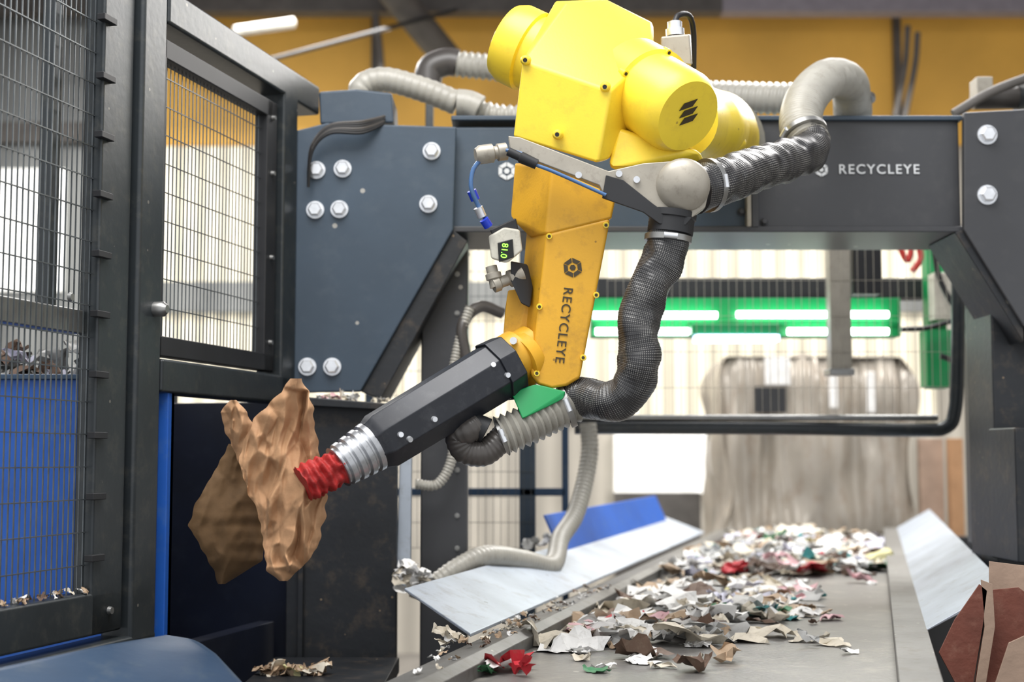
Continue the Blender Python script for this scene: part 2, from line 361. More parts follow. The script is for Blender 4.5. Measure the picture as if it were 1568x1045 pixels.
lathe('lock_knob', W(4.13, 2.33, .05), W(4.13, 2.33, .09), [(0, .022), (.7, .022), (1, .012)], M['steel'], g)
lathe('stub_leg', W(4.1, 0, 0), W(4.1, 1.25, 0), [(0, .05), (1, .05)], M['frame'], g, 12)
g = group('safety_cage_window_panel')
wbox('outer_top', 4.18, 5.34, 3.20, 3.31, -.06, .05, M['frame'], g, .01)
wbox('outer_bottom', 4.18, 5.14, 2.09, 2.19, -.05, .05, M['frame'], g, .01)
wbox('outer_end', 5.02, 5.14, 2.1, 3.22, -.05, .05, M['frame'], g, .01)
wbox('inner_top', 4.18, 5.0, 3.10, 3.16, -.02, .03, M['blackm'], g)
wbox('inner_bottom', 4.18, 5.0, 2.20, 2.26, -.02, .03, M['blackm'], g)
wbox('inner_end', 4.92, 5.0, 2.20, 3.16, -.02, .03, M['blackm'], g)
wbox('inner_start', 4.18, 4.21, 2.20, 3.16, -.02, .03, M['blackm'], g)
for i, z in enumerate((2.3, 2.6, 2.9, 3.1)): lathe('latch_bolt_%d' % i, W(4.96, z, .03), W(4.96, z, .042), [(0, .01), (1, .008)], M['steel'], g, 12)
wires('wire_mesh', 4.21, 4.92, 2.26, 3.10, 0, .024, .088, .0028, g)
g = group('blue_waste_bin')
xe = Xu(266, 4.28); zt_ = Zv(580, 4.28)
box('front_panel', -3.2, xe, 4.27, 4.31, .9, zt_, M['blue'], g)
box('front_rim', -3.2, xe+.004, 4.25, 4.32, zt_-.005, zt_+.012, M['bluegrey'], g)
box('edge_flange', xe-.03, xe, 4.235, 4.31, .9, zt_, M['blue'], g)
box('low_skirt', -3.2, xe, 4.26, 4.35, .0, .9, M['navy'], g)
g = group('drop_chute')
wbox('back_wall', 4.42, 5.3, .2, 2.16, -.55, -.5, M['navy'], g)
wbox('far_wall', 5.16, 5.2, .2, 2.10, -.5, .04, M['navy'], g)
wbox('low_front', 4.40, 5.1, .2, 1.32, -.06, .0, M['navy'], g)
prism('divider_panel', [(440, 618), (608, 628), (606, 1100), (436, 1100)], 5.06, 5.12, M['blacksteel'], g)
prism('divider_flange', [(458, 622), (466, 622), (462, 1100), (454, 1100)], 5.03, 5.07, M['blacksteel'], g, .002)
prism('ledge', [(440, 606), (618, 620), (618, 630), (440, 620)], 5.0, 5.25, M['blacksteel'], g)
prism('light_edge', [(612, 700), (630, 700), (628, 900), (606, 905)], 5.1, 5.15, M['guard'], g)
box('lower_shelf', Xu(395, 4.6), Xu(600, 4.6), 4.45, 5.0, Zv(1060, 4.6), Zv(1034, 4.6), M['blacksteel'], g)
g = group('blue_steel_hopper')
hull('body', [P(-60, 1035, 3.0), P(150, 990, 3.3), P(255, 973, 3.5), P(300, 980, 3.5), P(335, 1005, 3.4), P(400, 1075, 3.2), P(-60, 1100, 2.9),
              P(255, 973, 3.8), P(300, 980, 3.8), Vector((-.5, 3.3, .0)), Vector((-1.1, 3.0, .0)), Vector((-1.1, 3.8, .0)), Vector((-.6, 3.8, .0))], M['bluegrey'], g, .02, 4)

# ================================================================ CONVEYOR
def C(y, s, z): return Vector((-.134+SL*(y-3.47)+s, y, z))
BZ = 1.35
def strip(name, y0, y1, sec, m, parent, bevel=.003, y0b=None):
    A = [C(y0, s, z) for s, z in sec]; B = [C(y1, s, z) for s, z in sec]; k = len(sec)
    if y0b:
        A = [C(y0+(y0b-y0)*(abs(s)-abs(sec[0][0]))/(abs(sec[2][0])-abs(sec[0][0])), s, z) for s, z in sec]
    Fc = [list(range(k)), list(range(2*k-1, k-1, -1))]+[[i, (i+1) % k, k+(i+1) % k, k+i] for i in range(k)]
    return add(name, A+B, Fc, m, parent, bevel)
g = group('conveyor')
strip('belt', 1.8, 10.2, [(0, BZ-.03), (1.07, BZ-.03), (1.07, BZ), (0, BZ)], M['belt'], g)
strip('left_rail', 1.8, 10.2, [(-.13, BZ-.22), (0, BZ-.22), (.015, BZ+.035), (-.02, BZ+.05), (-.13, BZ+.03)], M['guardr'], g)
strip('right_rail', 1.8, 10.2, [(1.06, BZ-.22), (1.16, BZ-.22), (1.16, BZ+.05), (1.06, BZ+.05)], M['guardr'], g)
for i, y in enumerate((3, 5.8, 8.5, 10.0)):
    for s in (-.06, 1.08): strip('leg_%d' % i, y, y+.1, [(s, 0), (s+.08, 0), (s+.08, BZ-.2), (s, BZ-.2)], M['guardr'], g)
strip('left_guard', 4.05, 9.5, [(-.13, BZ+.045), (-.13, BZ+.055), (-.40, BZ+.16), (-.40, BZ+.15)], M['guard'], g, y0b=4.3)
strip('left_guard_upright', 6.2, 9.3, [(-.36, BZ+.14), (-.35, BZ+.14), (-.42, BZ+.30), (-.43, BZ+.30)], M['blue'], g)
strip('right_guard', 4.2, 10.2, [(1.12, BZ+.03), (1.13, BZ+.03), (1.40, BZ+.17), (1.39, BZ+.18)], M['guard'], g)
strip('right_guard_lip', 4.2, 10.2, [(1.39, BZ+.17), (1.40, BZ+.17), (1.42, BZ+.0), (1.41, BZ+.0)], M['guard'], g)

# ---- litter
class Scraps:
    def __init__(s, clamp=False): s.V = []; s.F = []; s.m = []; s.clamp = clamp
    def add(s, c, size, mi, flat=.35, n=7, lift=1.):
        b = len(s.V); rz = random.uniform(0, 6.28); tx = random.gauss(0, flat); ty = random.gauss(0, flat)
        R = Matrix.Rotation(tx, 3, 'X') @ Matrix.Rotation(ty, 3, 'Y') @ Matrix.Rotation(rz, 3, 'Z')
        ax = size*random.uniform(.7, 1.3); ay = size*random.uniform(.4, .9); sd = Vector((random.uniform(0, 90), random.uniform(0, 90), 0))
        curl = random.uniform(-.3, .5)
        for i in range(n):
            for j in range(n):
                a = i/(n-1)-.5; q = j/(n-1)-.5
                w = noise.noise_vector(Vector((a*2.6, q*2.6, 0))+sd)
                w2 = abs(noise.noise(Vector((a*5, q*5, 3))+sd))
                p = Vector((a*ax*(1-.5*abs(q)), q*ay*(1-.5*abs(a)), curl*size*(a*a)*.7))+Vector((w.x*.35, w.y*.35, (w.z*.36-w2*.32)*lift))*size*.8
                p = R @ p
                p += c
                if s.clamp: p.z = max(p.z, BZ+.003)
                s.V.append(p)
        for i in range(n-1):
            for j in range(n-1):
                s.F.append((b+i*n+j, b+i*n+j+1, b+(i+1)*n+j+1, b+(i+1)*n+j)); s.m.append(mi)
    def done(s, name): return add(name, s.V, s.F, SCR, None, smooth=True, angle=35, midx=s.m)
wt = [0]*20+[1]*13+[2]*7+[3]*9+[4]*2+[7]*3+[8]*1+[10]*3+[9]*1+[6]*1+[5]*1
S = Scraps(True); k = 0
while k < 640:
    y = random.uniform(3.4, 9.8); s_ = random.uniform(.06, 1.0)
    if y < 4.2: d = .26 if s_ < .5 else .02
    elif y < 6.0: d = 1. if .06 < s_ < .58+.18*math.sin((y-4.2)*1.5)+.04*math.sin(y*9) else .03
    elif y < 6.6: d = .35 if s_ < .6 else .10
    else: d = .75
    if random.random() > d: continue
    heap = d > .5
    c_ = 1-abs(s_-.45)/.6
    if y > 6.6: hgt = random.uniform(.01, .03+.06*c_); sz = random.uniform(.10, .22)
    elif heap: hgt = random.uniform(.008, .02+.045*max(0, 1-abs(s_-.36)/.36)); sz = random.uniform(.07, .19)
    else: hgt = random.uniform(.006, .012); sz = random.uniform(.05, .12)
    S.add(C(y, s_, BZ+hgt), sz, random.choice(wt), .16 if heap else .08, lift=.8); k += 1
for u, v, y, mi, sz in ((772, 1018, 3.72, 5, .17), (762, 1030, 3.68, 0, .07), (745, 1035, 3.65, 9, .10), (800, 1035, 3.62, 5, .10), (990, 955, 4.8, 4, .10), (1095, 895, 6.2, 6, .14), (985, 1005, 3.95, 7, .14), (880, 960, 4.7, 2, .15),
  (1000, 905, 5.6, 0, .28), (1050, 930, 5.3, 0, .30), (960, 940, 5.1, 1, .24), (1090, 960, 4.7, 0, .24), (1140, 925, 5.4, 10, .26), (1190, 940, 5.2, 0, .2), (1240, 995, 4.2, 3, .08), (870, 995, 4.1, 0, .18), (840, 985, 4.2, 1, .16), (940, 985, 4.3, 0, .22), (1110, 1015, 3.9, 2, .14), (1060, 1030, 3.7, 7, .12), (1205, 935, 5.3, 6, .09), (1320, 895, 6.3, 4, .12), (1180, 820, 8.6, 9, .2), (1330, 860, 7.4, 8, .22)):
    q = P(u, v, y); q.z = max(min(q.z, BZ+.08), BZ+.03); S.add(q, sz, mi, .18)
S.done('paper_litter_pile')
S = Scraps()
for i in range(90):
    y = random.uniform(3.3, 5.6); S.add(C(y, random.uniform(-.13, -.02), BZ+.052), random.uniform(.012, .035), random.choice([0, 1, 2, 7, 3]))
S.done('paper_crumbs_on_rail')
S = Scraps()
for i in range(16): S.add(P(random.uniform(490, 548), 609, 5.1), .06, random.choice([0, 1, 4, 0]))
for i in range(8): S.add(P(random.uniform(550, 600), 613, 5.1), .03, random.choice([0, 1]))
S.done('paper_scraps_on_ledge')
S = Scraps()
for i in range(18): S.add(P(random.uniform(404, 490), random.uniform(1020, 1030), 4.6), .08, random.choice([1, 2, 2, 8]), .3)
S.done('paper_scraps_on_shelf')
S = Scraps()
for i in range(14): S.add(P(random.uniform(612, 645), random.uniform(865, 905), 5.0), .09, random.choice([0, 1, 0]), .6)
for i in range(6): S.add(P(random.uniform(672, 700), random.uniform(960, 990), 4.0), .05, random.choice([0, 1, 1]))
S.done('torn_white_paper')
S = Scraps()
for i in range(26): S.add(C(random.uniform(6.0, 9.0), random.uniform(-.55, -.42), BZ+.18), .08, random.choice([0, 1, 3]))
S.done('paper_scraps_on_guard')
S = Scraps()
for i in range(60): S.add(W(random.uniform(2.9, 3.9), 1.545, random.uniform(-.03, .02)), .028, random.choice([0, 1, 2, 7]))
S.done('paper_crumbs_on_cage_rail')
S = Scraps()
for i in range(80): S.add(Vector((random.uniform(-2.4, -1.25), random.uniform(4.34, 4.6), zt_+random.uniform(-.02, .10))), .14, random.choice([3, 3, 3, 7, 7, 10]), .3)
S.done('waste_heap_in_bin')
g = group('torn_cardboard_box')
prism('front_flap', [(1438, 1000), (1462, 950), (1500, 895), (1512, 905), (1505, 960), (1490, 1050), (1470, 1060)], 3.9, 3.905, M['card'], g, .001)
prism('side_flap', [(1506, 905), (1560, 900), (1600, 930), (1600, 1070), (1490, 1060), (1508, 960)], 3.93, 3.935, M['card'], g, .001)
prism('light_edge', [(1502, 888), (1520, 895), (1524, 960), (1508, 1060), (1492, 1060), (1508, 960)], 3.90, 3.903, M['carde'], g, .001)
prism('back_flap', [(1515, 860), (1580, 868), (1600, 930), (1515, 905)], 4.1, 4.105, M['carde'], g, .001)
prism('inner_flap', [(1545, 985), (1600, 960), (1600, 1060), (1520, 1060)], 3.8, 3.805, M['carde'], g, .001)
box('shelf', Xu(1430, 3.9), Xu(1700, 3.9), 3.7, 4.15, 0, 1.24, M['guardr'], g)

# ================================================================ REAR SORTING STATION
g = group('inspection_light_bar')
Y = 7.0
box('dark_cross_beam', Xu(915, Y), Xu(1425, Y), Y, Y+.15, Zv(456, Y), Zv(426, Y), M['blackm'], g)
box('green_housing', Xu(905, Y), Xu(1378, Y), Y-.02, Y+.12, Zv(516, Y), Zv(457, Y), M['green'], g)
for i, (a, b, v) in enumerate(((908, 1098, 483), (1128, 1360, 482), (912, 1056, 508), (1206, 1360, 508))):
    lathe('tube_%d' % i, P(a, v, Y-.06), P(b, v, Y-.06), [(0, .017), (1, .017)], M['led'], g, 12)
box('tube_rail', Xu(905, Y), Xu(1375, Y), Y-.05, Y-.02, Zv(499, Y), Zv(492, Y), M['green'], g)
box('sensor_head', Xu(1056, 6.9), Xu(1190, 6.9), 6.82, 6.95, Zv(514, 6.9), Zv(499, 6.9), M['green'], g)
box('sensor_lamp', Xu(1062, 6.9), Xu(1188, 6.9), 6.8, 6.93, Zv(525, 6.9), Zv(515, 6.9), M['ledb'], g)
box('arm', Xu(1272, 6.3), Xu(1304, 6.3), 6.3, 6.38, Zv(572, 6.3), Zv(350, 6.3), M['greyplate'], g)
box('upper', Xu(1310, 6.3), Xu(1352, 6.3), 6.3, 6.4, Zv(450, 6.3), Zv(340, 6.3), M['blackm'], g)
box('foot', Xu(1268, 6.3), Xu(1306, 6.3), 6.28, 6.4, Zv(575, 6.3), Zv(565, 6.3), M['steel'], g)
box('post', Xu(1422, 6.9), Xu(1450, 6.9), 6.9, 7.0, Zv(595, 6.9), Zv(362, 6.9), M['green'], g)
box('housing', Xu(1418, 6.8), Xu(1486, 6.8), 6.8, 6.92, Zv(592, 6.8), Zv(505, 6.8), M['green'], g)
box('white_box', Xu(1430, 6.8), Xu(1482, 6.8), 6.78, 6.88, Zv(490, 6.8), Zv(418, 6.8), M['white'], g)
tube('cable_a', [P(1380, 505, 6.7), P(1430, 500, 6.7), P(1495, 470, 6.7), P(1500, 400, 6.7), P(1470, 370, 6.7)], .012, M['cable'], g, n=8)
tube('cable_b', [P(1430, 380, 6.7), P(1440, 430, 6.7), P(1470, 480, 6.7), P(1505, 500, 6.7)], .014, M['cable'], g, n=8)
tube('cable_c', [P(1440, 545, 6.7), P(1475, 555, 6.7), P(1505, 530, 6.7)], .014, M['cable'], g, n=8)
tube('cable_d', [P(1375, 372, 6.6), P(1390, 400, 6.6), P(1400, 365, 6.6), P(1410, 395, 6.6), P(1395, 418, 6.6)], .014, M['redc'], g, n=8)
g = group('tubular_guard_frame')
Y = 6.3
tube('loop', [P(880, 655, Y), P(1000, 655, Y), P(1200, 656, Y), P(1400, 659, Y), P(1448, 655, Y), P(1462, 630, Y), P(1466, 560, Y), P(1468, 360, Y)], .030, M['frame'], g)
tube('thin_rail', [P(880, 640, Y), P(1440, 640, Y)], .014, M['steel'], g, n=10)
def frontfn(Yp):
    return lambda x, z, o=0: Vector((x, Yp-o, z))
wires('wire_mesh', Xu(930, Y), Xu(1455, Y), Zv(650, Y), Zv(365, Y), 0, .036, .16, .002, g, frontfn(Y), M['wirel'])
g = group('rear_guard_fence')
Y = 6.8
wires('wire_mesh', Xu(560, Y), Xu(820, Y), Zv(840, Y), Zv(360, Y), 0, .036, .12, .0028, g, frontfn(Y))
for i, (a, b) in enumerate(((560, 572), (705, 716), (795, 820), (860, 870))): box('post_%d' % i, Xu(a, Y), Xu(b, Y), Y, Y+.05, 0, Zv(355, Y), M['gantry'] if i < 3 else M['bluegrey'], g)
box('rail', Xu(560, Y), Xu(865, Y), Y, Y+.05, Zv(760, Y), Zv(748, Y), M['bluegrey'], g)
bx0, bx1 = Xu(1108, 11), Xu(1392, 11); bz1 = Zv(545, 11); V = []; Fc = []
nu, nv = 120, 60
for j in range(nv+1):
    z = bz1*j/nv
    for i in range(nu+1):
        t = i/nu
        if t < .2: x = bx0; y = 12.0-(t/.2)*1.0; nx, ny = -1, 0
        elif t > .8: x = bx1; y = 11.0+((t-.8)/.2)*1.0; nx, ny = 1, 0
        else: x = bx0+(bx1-bx0)*(t-.2)/.6; y = 11.0; nx, ny = 0, -1
        f = .045*(1-abs(noise.noise(Vector((t*20, z*.8, 2))))*3)+.09*noise.noise(Vector((t*7, z*2.2, 7)))
        f -= .10*max(0, (j/nv-.9)*10)**2
        if ny: f -= .12*abs((t-.5)/.3)**8
        V.append(Vector((x+nx*f, y+ny*f, z+(.04*noise.noise(Vector((t*12, 0, 1))) if j == nv else 0))))
for j in range(nv):
    for i in range(nu): Fc.append((j*(nu+1)+i, j*(nu+1)+i+1, (j+1)*(nu+1)+i+1, (j+1)*(nu+1)+i))
Fc.append([nv*(nu+1)+i for i in range(nu+1)])
g = group('wrapped_waste_bale')
add('bale_body', V, Fc, M['bale'], g, smooth=True, angle=60)
box('dark_label', Xu(1155, 10.8), Xu(1202, 10.8), 10.8, 10.86, Zv(632, 10.8), Zv(592, 10.8), M['blackm'], g)
for i, (a, b, v0_, v1_) in enumerate(((1170, 1208, 548, 590), (1268, 1280, 560, 625), (1325, 1337, 570, 632))):
    box('wrap_highlight_%d' % i, Xu(a, 10.8), Xu(b, 10.8), 10.78, 10.8, Zv(v1_, 10.8), Zv(v0_, 10.8), SCR[0], g)  # white slabs drawn as bright highlights on the glossy plastic
g = group('timber_board_stack')
A = [P(1392, 672, 10.9), P(1448, 672, 10.9)]
box('board', A[0].x+.08, A[1].x-.02, 10.9, 10.98, 0, A[0].z, M['carde'], g)
box('board_b', A[1].x, A[1].x+.1, 10.8, 10.9, 0, A[0].z, M['kraft'], g)
g = group('conveyor_end_shroud')
box('shroud', 1.75, 3.3, 10.3, 10.4, .0, 1.33, M['blackm'], g)
g = group('low_partition')
box('panel', Xu(940, 11.5), Xu(1070, 11.5), 11.5, 11.6, 0, Zv(755, 11.5), M['girder'], g)

# ================================================================ HOSES
def clamp(parent, p, d, r, nm='clamp'):
    d = d.normalized(); lathe(nm, p-d*.008, p+d*.008, [(0, r), (1, r)], M['steel'], parent, 24)
    x, y = frame_of(d); q = p+x*r; lathe(nm+'_screw', q-y*.018, q+y*.018, [(0, .008), (1, .008)], M['chrome'], parent, 10)
g = group('vacuum_hose_over_beam')
tube('corrugated', [P(1240, 222, 4.55), P(1226, 190, 4.6), P(1236, 150, 4.75), P(1268, 120, 5.0), P(1300, 128, 5.25), P(1306, 172, 5.42)], .068, M['hose'], g, .013, .0028)
tube('end_collar', [P(1305, 150, 5.38), P(1306, 180, 5.44)], .074, M['hose'], g)
clamp(g, P(1232, 206, 4.56), P(1240, 222, 4.55)-P(1226, 190, 4.6), .076)
clamp(g, P(1308, 152, 5.38), Vector((0, .1, 1)), .08, 'clamp_b')
g = group('vacuum_hose_behind_beam')
tube('corrugated', [P(1085, 148, 5.9), P(1150, 150, 5.8), P(1225, 152, 5.7)], .062, M['hose'], g, .03, .006)
g = group('vacuum_hose_left')
tube('smooth_bend', [P(548, 160, 5.45), P(556, 132, 5.45), P(590, 122, 5.45), P(650, 138, 5.45), P(700, 158, 5.45)], .048, M['hose'], g, .03, .0015)
tube('cuff', [P(700, 158, 5.45), P(718, 160, 5.45), P(735, 168, 5.45)], .055, M['hose'], g)
tube('corrugated', [P(735, 170, 5.5), P(770, 178, 5.5), P(850, 178, 5.5)], .042, M['hose'], g, .03, .006)
g = group('vacuum_hose_upper')
tube('elbow', [P(655, 128, 6.2), P(660, 105, 6.2), P(685, 95, 6.2), P(705, 98, 6.2)], .062, M['hosed'], g)
tube('corrugated', [P(700, 98, 6.2), P(740, 102, 6.2), P(800, 108, 6.2)], .055, M['hose'], g, .03, .006)
box('support_leg', Xu(650, 6.2), Xu(662, 6.2), 6.18, 6.24, 0, Zv(125, 6.2), M['frame'], g)
g = group('loose_grey_hose')
tube('hose', [P(668, 895, 5.12), P(700, 872, 5.15), P(745, 852, 5.25), P(800, 858, 5.5), P(845, 866, 5.7), P(858, 825, 5.95), P(880, 790, 6.1), P(895, 740, 6.2), P(903, 690, 6.25), P(900, 648, 6.26)], .038, M['hose'], g, .02, .002)
g = group('coiled_air_hose')
tube('hose', [P(720, 470, 5.2), P(704, 520, 5.2), P(690, 600, 5.2), P(694, 690, 5.2), P(672, 740, 5.2), P(635, 742, 5.2)], .018, M['hose'], g, .012, .002, n=12)
tube('upper', [P(716, 560, 5.2), P(708, 500, 5.2), P(735, 470, 5.25), P(770, 480, 5.3)], .022, M['hosed'], g, n=12)
g = group('pipework')
tube('pipe_a', [P(1460, 175, 5.8), P(1520, 140, 5.8), P(1600, 110, 5.8)], .02, M['girder'], g)
tube('pipe_b', [P(1490, 150, 6), P(1600, 148, 6)], .05, M['hosed'], g)
box('valve', Xu(1500, 5.9), Xu(1525, 5.9), 5.85, 5.95, Zv(150, 5.9), Zv(122, 5.9), M['greyplate'], g)
box('stand', Xu(1580, 5.9), Xu(1595, 5.9), 5.8, 6.05, 0, Zv(120, 5.9), M['frame'], g)

# ================================================================ ROBOT
g = R = group('industrial_robot_arm')
ye, yo = M['yellow'], M['yellow_shaded']
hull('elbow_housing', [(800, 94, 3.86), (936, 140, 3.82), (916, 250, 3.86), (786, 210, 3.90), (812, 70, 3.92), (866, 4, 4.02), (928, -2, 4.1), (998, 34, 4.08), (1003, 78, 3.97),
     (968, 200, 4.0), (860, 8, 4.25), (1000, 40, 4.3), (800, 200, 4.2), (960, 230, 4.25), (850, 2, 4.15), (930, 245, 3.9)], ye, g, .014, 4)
for i, (u, v, y) in enumerate(((806, 92, 3.87), (928, 133, 3.84), (855, 206, 3.872))):
    lathe('cap_bolt_%d' % i, P(u, v, y), P(u-2, v, y-.03), [(0, .014), (.8, .014), (1, .009)], ye, g, 16)
    lathe('cap_socket_%d' % i, P(u-2, v, y-.03), P(u-2, v, y-.032), [(0, .006), (1, .006)], M['blackm'], g, 12)
ax0, ax1 = P(966, 126, 4.03), P(1054, 178, 3.84)
lathe('right_motor', ax0, ax1, [(0, .132), (.36, .132), (.38, .121), (.86, .119), (.96, .108), (1, .10)], ye, g, 44)
dax = (ax1-ax0).normalized(); xx, yy = frame_of(dax)
for i in range(5):
    a = math.radians(20+72*i); q = ax0+dax*(.30*(ax1-ax0).length)+(xx*math.cos(a)+yy*math.sin(a))*.126
    lathe('flange_bolt_%d' % i, q, q+dax*.024, [(0, .010), (1, .010)], ye, g, 12)
    lathe('flange_socket_%d' % i, q+dax*.024, q+dax*.025, [(0, .005), (1, .005)], M['blackm'], g, 10)
rt = Vector((1, 0, 0)); rt = (rt-dax*rt.dot(dax)).normalized(); up = dax.cross(rt); up = up if up.z > 0 else -up
for k_ in range(3):
    V = []
    cc = ax1+dax*.0015
    o0 = up*(.034-.022*k_)+rt*(-.004+.002*k_)
    for a_, b_ in ((-.030, -.010), (.014, -.006), (.030, .012), (-.014, .008)):
        V.append(cc+o0+rt*a_+up*b_)
    V += [v+dax*.002 for v in V]
    add('motor_emblem_%d' % k_, V, [(0, 1, 2, 3), (7, 6, 5, 4), (0, 4, 5, 1), (1, 5, 6, 2), (2, 6, 7, 3), (3, 7, 4, 0)], M['logo'], g)
lathe('left_motor', P(840, 92, 4.12), P(772, 60, 4.16), [(0, .112), (.35, .112), (.38, .122), (.75, .122), (.93, .11), (1, .085)], ye, g, 36)
hull('motor_underside', [(945, 196, 3.92), (1072, 232, 3.90), (1080, 250, 3.95), (930, 262, 3.9), (1000, 262, 4.0), (950, 190, 4.1), (1060, 225, 4.15)], ye, g, .012)
lathe('shoulder', P(1040, 185, 4.12), P(1092, 200, 4.75), [(0, .115), (.5, .115), (.55, .13), (.92, .13), (1, .11)], ye, g, 36)
lathe('shoulder_base', P(1092, 200, 4.75), P(1096, 214, 5.17), [(0, .12), (.3, .15), (1, .16)], ye, g, 36)
hull('shoulder_bracket', [(1075, 165, 4.55), (1135, 190, 4.6), (1145, 222, 4.6), (1115, 240, 4.5), (1080, 250, 4.4), (1070, 180, 4.9), (1140, 240, 4.9)], ye, g, .015)
lathe('mount_flange', P(1096, 220, 5.15), P(1096, 220, 5.2), [(0, .18), (1, .18)], M['steel'], g, 32)
hull('connector_block', [(1012, 56, 4.2), (1056, 52, 4.2), (1060, 100, 4.2), (1012, 95, 4.2), (1014, 56, 4.32), (1058, 52, 4.32), (1060, 100, 4.32)], M['greyplate'], g, .006)
lathe('plug', P(1034, 56, 4.24), P(1033, 34, 4.24), [(0, .028), (.5, .028), (.55, .022), (1, .022)], M['chrome'], g, 20)
tube('plug_cable', [P(1033, 38, 4.24), P(1038, 24, 4.25), P(1055, 24, 4.3), P(1062, 50, 4.35), P(1062, 110, 4.4)], .009, M['cable'], g, n=10)
YA = 3.86
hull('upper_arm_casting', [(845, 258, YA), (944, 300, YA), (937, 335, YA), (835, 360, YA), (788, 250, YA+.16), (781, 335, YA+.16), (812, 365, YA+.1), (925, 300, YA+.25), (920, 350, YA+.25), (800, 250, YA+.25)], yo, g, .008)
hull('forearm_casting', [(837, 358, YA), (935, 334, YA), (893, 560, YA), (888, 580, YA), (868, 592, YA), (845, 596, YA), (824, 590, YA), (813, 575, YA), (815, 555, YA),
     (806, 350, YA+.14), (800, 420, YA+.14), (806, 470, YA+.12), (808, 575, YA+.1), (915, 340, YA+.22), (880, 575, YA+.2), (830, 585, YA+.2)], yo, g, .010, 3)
for i, (u, v) in enumerate(((841, 362), (826, 470), (822, 572), (893, 548), (913, 452), (928, 345))):
    lathe('cover_screw_%d' % i, P(u, v, YA), P(u, v, YA-.008), [(0, .009), (1, .008)], M['yellow'], g, 12)
    lathe('cover_socket_%d' % i, P(u, v, YA-.008), P(u, v, YA-.009), [(0, .0045), (1, .0045)], M['logo'], g, 10)
text('arm_lettering', 'RECYCLEYE', P(863, 498, YA-.001), .036, math.radians(97), M['logo'], g, 1.15, .004)
hexlogo('arm_emblem', P(877, 410, YA-.002), .027, M['logo'], g, .1)
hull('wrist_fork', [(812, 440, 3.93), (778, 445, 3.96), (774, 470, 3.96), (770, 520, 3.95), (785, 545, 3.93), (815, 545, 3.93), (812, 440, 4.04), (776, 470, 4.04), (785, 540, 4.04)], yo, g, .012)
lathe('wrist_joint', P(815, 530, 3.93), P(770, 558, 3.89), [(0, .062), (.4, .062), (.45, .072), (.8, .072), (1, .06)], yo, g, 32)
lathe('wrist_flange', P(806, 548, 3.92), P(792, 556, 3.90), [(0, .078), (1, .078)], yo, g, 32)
for i, (u, v) in enumerate(((788, 522), (796, 560), (780, 540))): lathe('wrist_bolt_%d' % i, P(u, v, 3.84), P(u-2, v, 3.82), [(0, .01), (1, .01)], M['chrome'], g, 12)
prism('steel_bracket', [(778, 208), (796, 210), (932, 262), (985, 250), (1040, 246), (1074, 256), (1088, 285), (1080, 318), (1060, 333), (1022, 330), (990, 314), (925, 300), (918, 284), (782, 232)], 3.755, 3.79, M['greyplate'], g, .003)
prism('bracket_lower_edge', [(928, 268), (955, 276), (1000, 312), (1022, 328), (1060, 333), (1050, 345), (1010, 343), (985, 325), (922, 303)], 3.745, 3.754, M['blackm'], g, .002)
lathe('hose_adaptor', P(1046, 284, 3.79), P(1046, 284, 3.71), [(0, .072), (.55, .072), (.72, .066), (.84, .050), (.93, .028), (1, .006)], M['greyplate'], g, 40)
for i, (u, v) in enumerate(((886, 268), (948, 266), (975, 275))): lathe('bracket_screw_%d' % i, P(u, v, 3.755), P(u, v, 3.743), [(0, .009), (1, .009)], M['chrome'], g, 12)
ga, gb = P(766, 566, 3.88), P(570, 684, 3.74)
lathe('gripper_body', ga, gb, [(0, .086), (.93, .082), (.97, .074), (1, .070)], M['black'], g, 8, .004, rot=math.pi/8, smooth=False)
gd = (gb-ga).normalized()
lathe('gripper_flange', ga-gd*.035, ga+gd*.02, [(0, .088), (1, .094)], M['black'], g, 8, .003, rot=math.pi/8, smooth=False)
gx, gy = frame_of(gd)
toward = Vector((0, -1, 0)); toward = (toward-gd*toward.dot(gd)).normalized(); dn = gd.cross(toward); dn = dn if dn.z < 0 else -dn
for i, (t, s) in enumerate(((.62, .6), (.82, .9), (.86, .35), (.05, .6), (.1, -.3))):
    q = ga+(gb-ga)*t+(toward*.93+dn*s*.55).normalized()*.078
    lathe('gripper_screw_%d' % i, q, q+(q-(ga+(gb-ga)*t)).normalized()*.010, [(0, .008), (1, .007)], M['chrome'], g, 14)
pr = []
for i in range(25):
    pr.append((i/24, (.064-.012*i/24)+(.005 if i % 6 < 4 else -.002)))
lathe('silver_bellows', gb, P(518, 716, 3.70), pr, M['silver'], g, 32)
c0, c1 = P(524, 713, 3.70), P(464, 742, 3.66)
Lc = (c1-c0).length; dc = (c1-c0)/Lc; cx, cy = frame_of(dc); V = []; Fc = []; nr, na = 46, 40
for i in range(nr+1):
    t = i/nr
    for j in range(na):
        a = 2*math.pi*j/na
        r = .043+.005*math.sin(t*31+.8*math.sin(a*2))*(.4+.6*t)+.013*noise.noise(Vector((math.cos(a)*2.2, math.sin(a)*2.2, t*6)))+.005*t
        V.append(c0+dc*(t*Lc)+(cx*math.cos(a)+cy*math.sin(a))*r)
for i in range(nr):
    for j in range(na): Fc.append((i*na+j, i*na+(j+1) % na, (i+1)*na+(j+1) % na, (i+1)*na+j))
Fc.append(list(range(na))[::-1]); Fc.append([nr*na+j for j in range(na)])
add('red_suction_cup', V, Fc, M['red'], g, smooth=True, angle=60)
tube('dark_elbow', [P(730, 650, 3.83), P(715, 660, 3.82), P(702, 668, 3.83), P(712, 690, 3.84), P(740, 694, 3.85), P(762, 678, 3.86), P(775, 664, 3.87)], .036, M['hosed'], g, .012, .001)
tube('grey_branch_hose', [P(768, 668, 3.87), P(805, 652, 3.88), P(845, 632, 3.9), P(882, 615, 3.92)], .052, M['hose'], g, .02, .006)
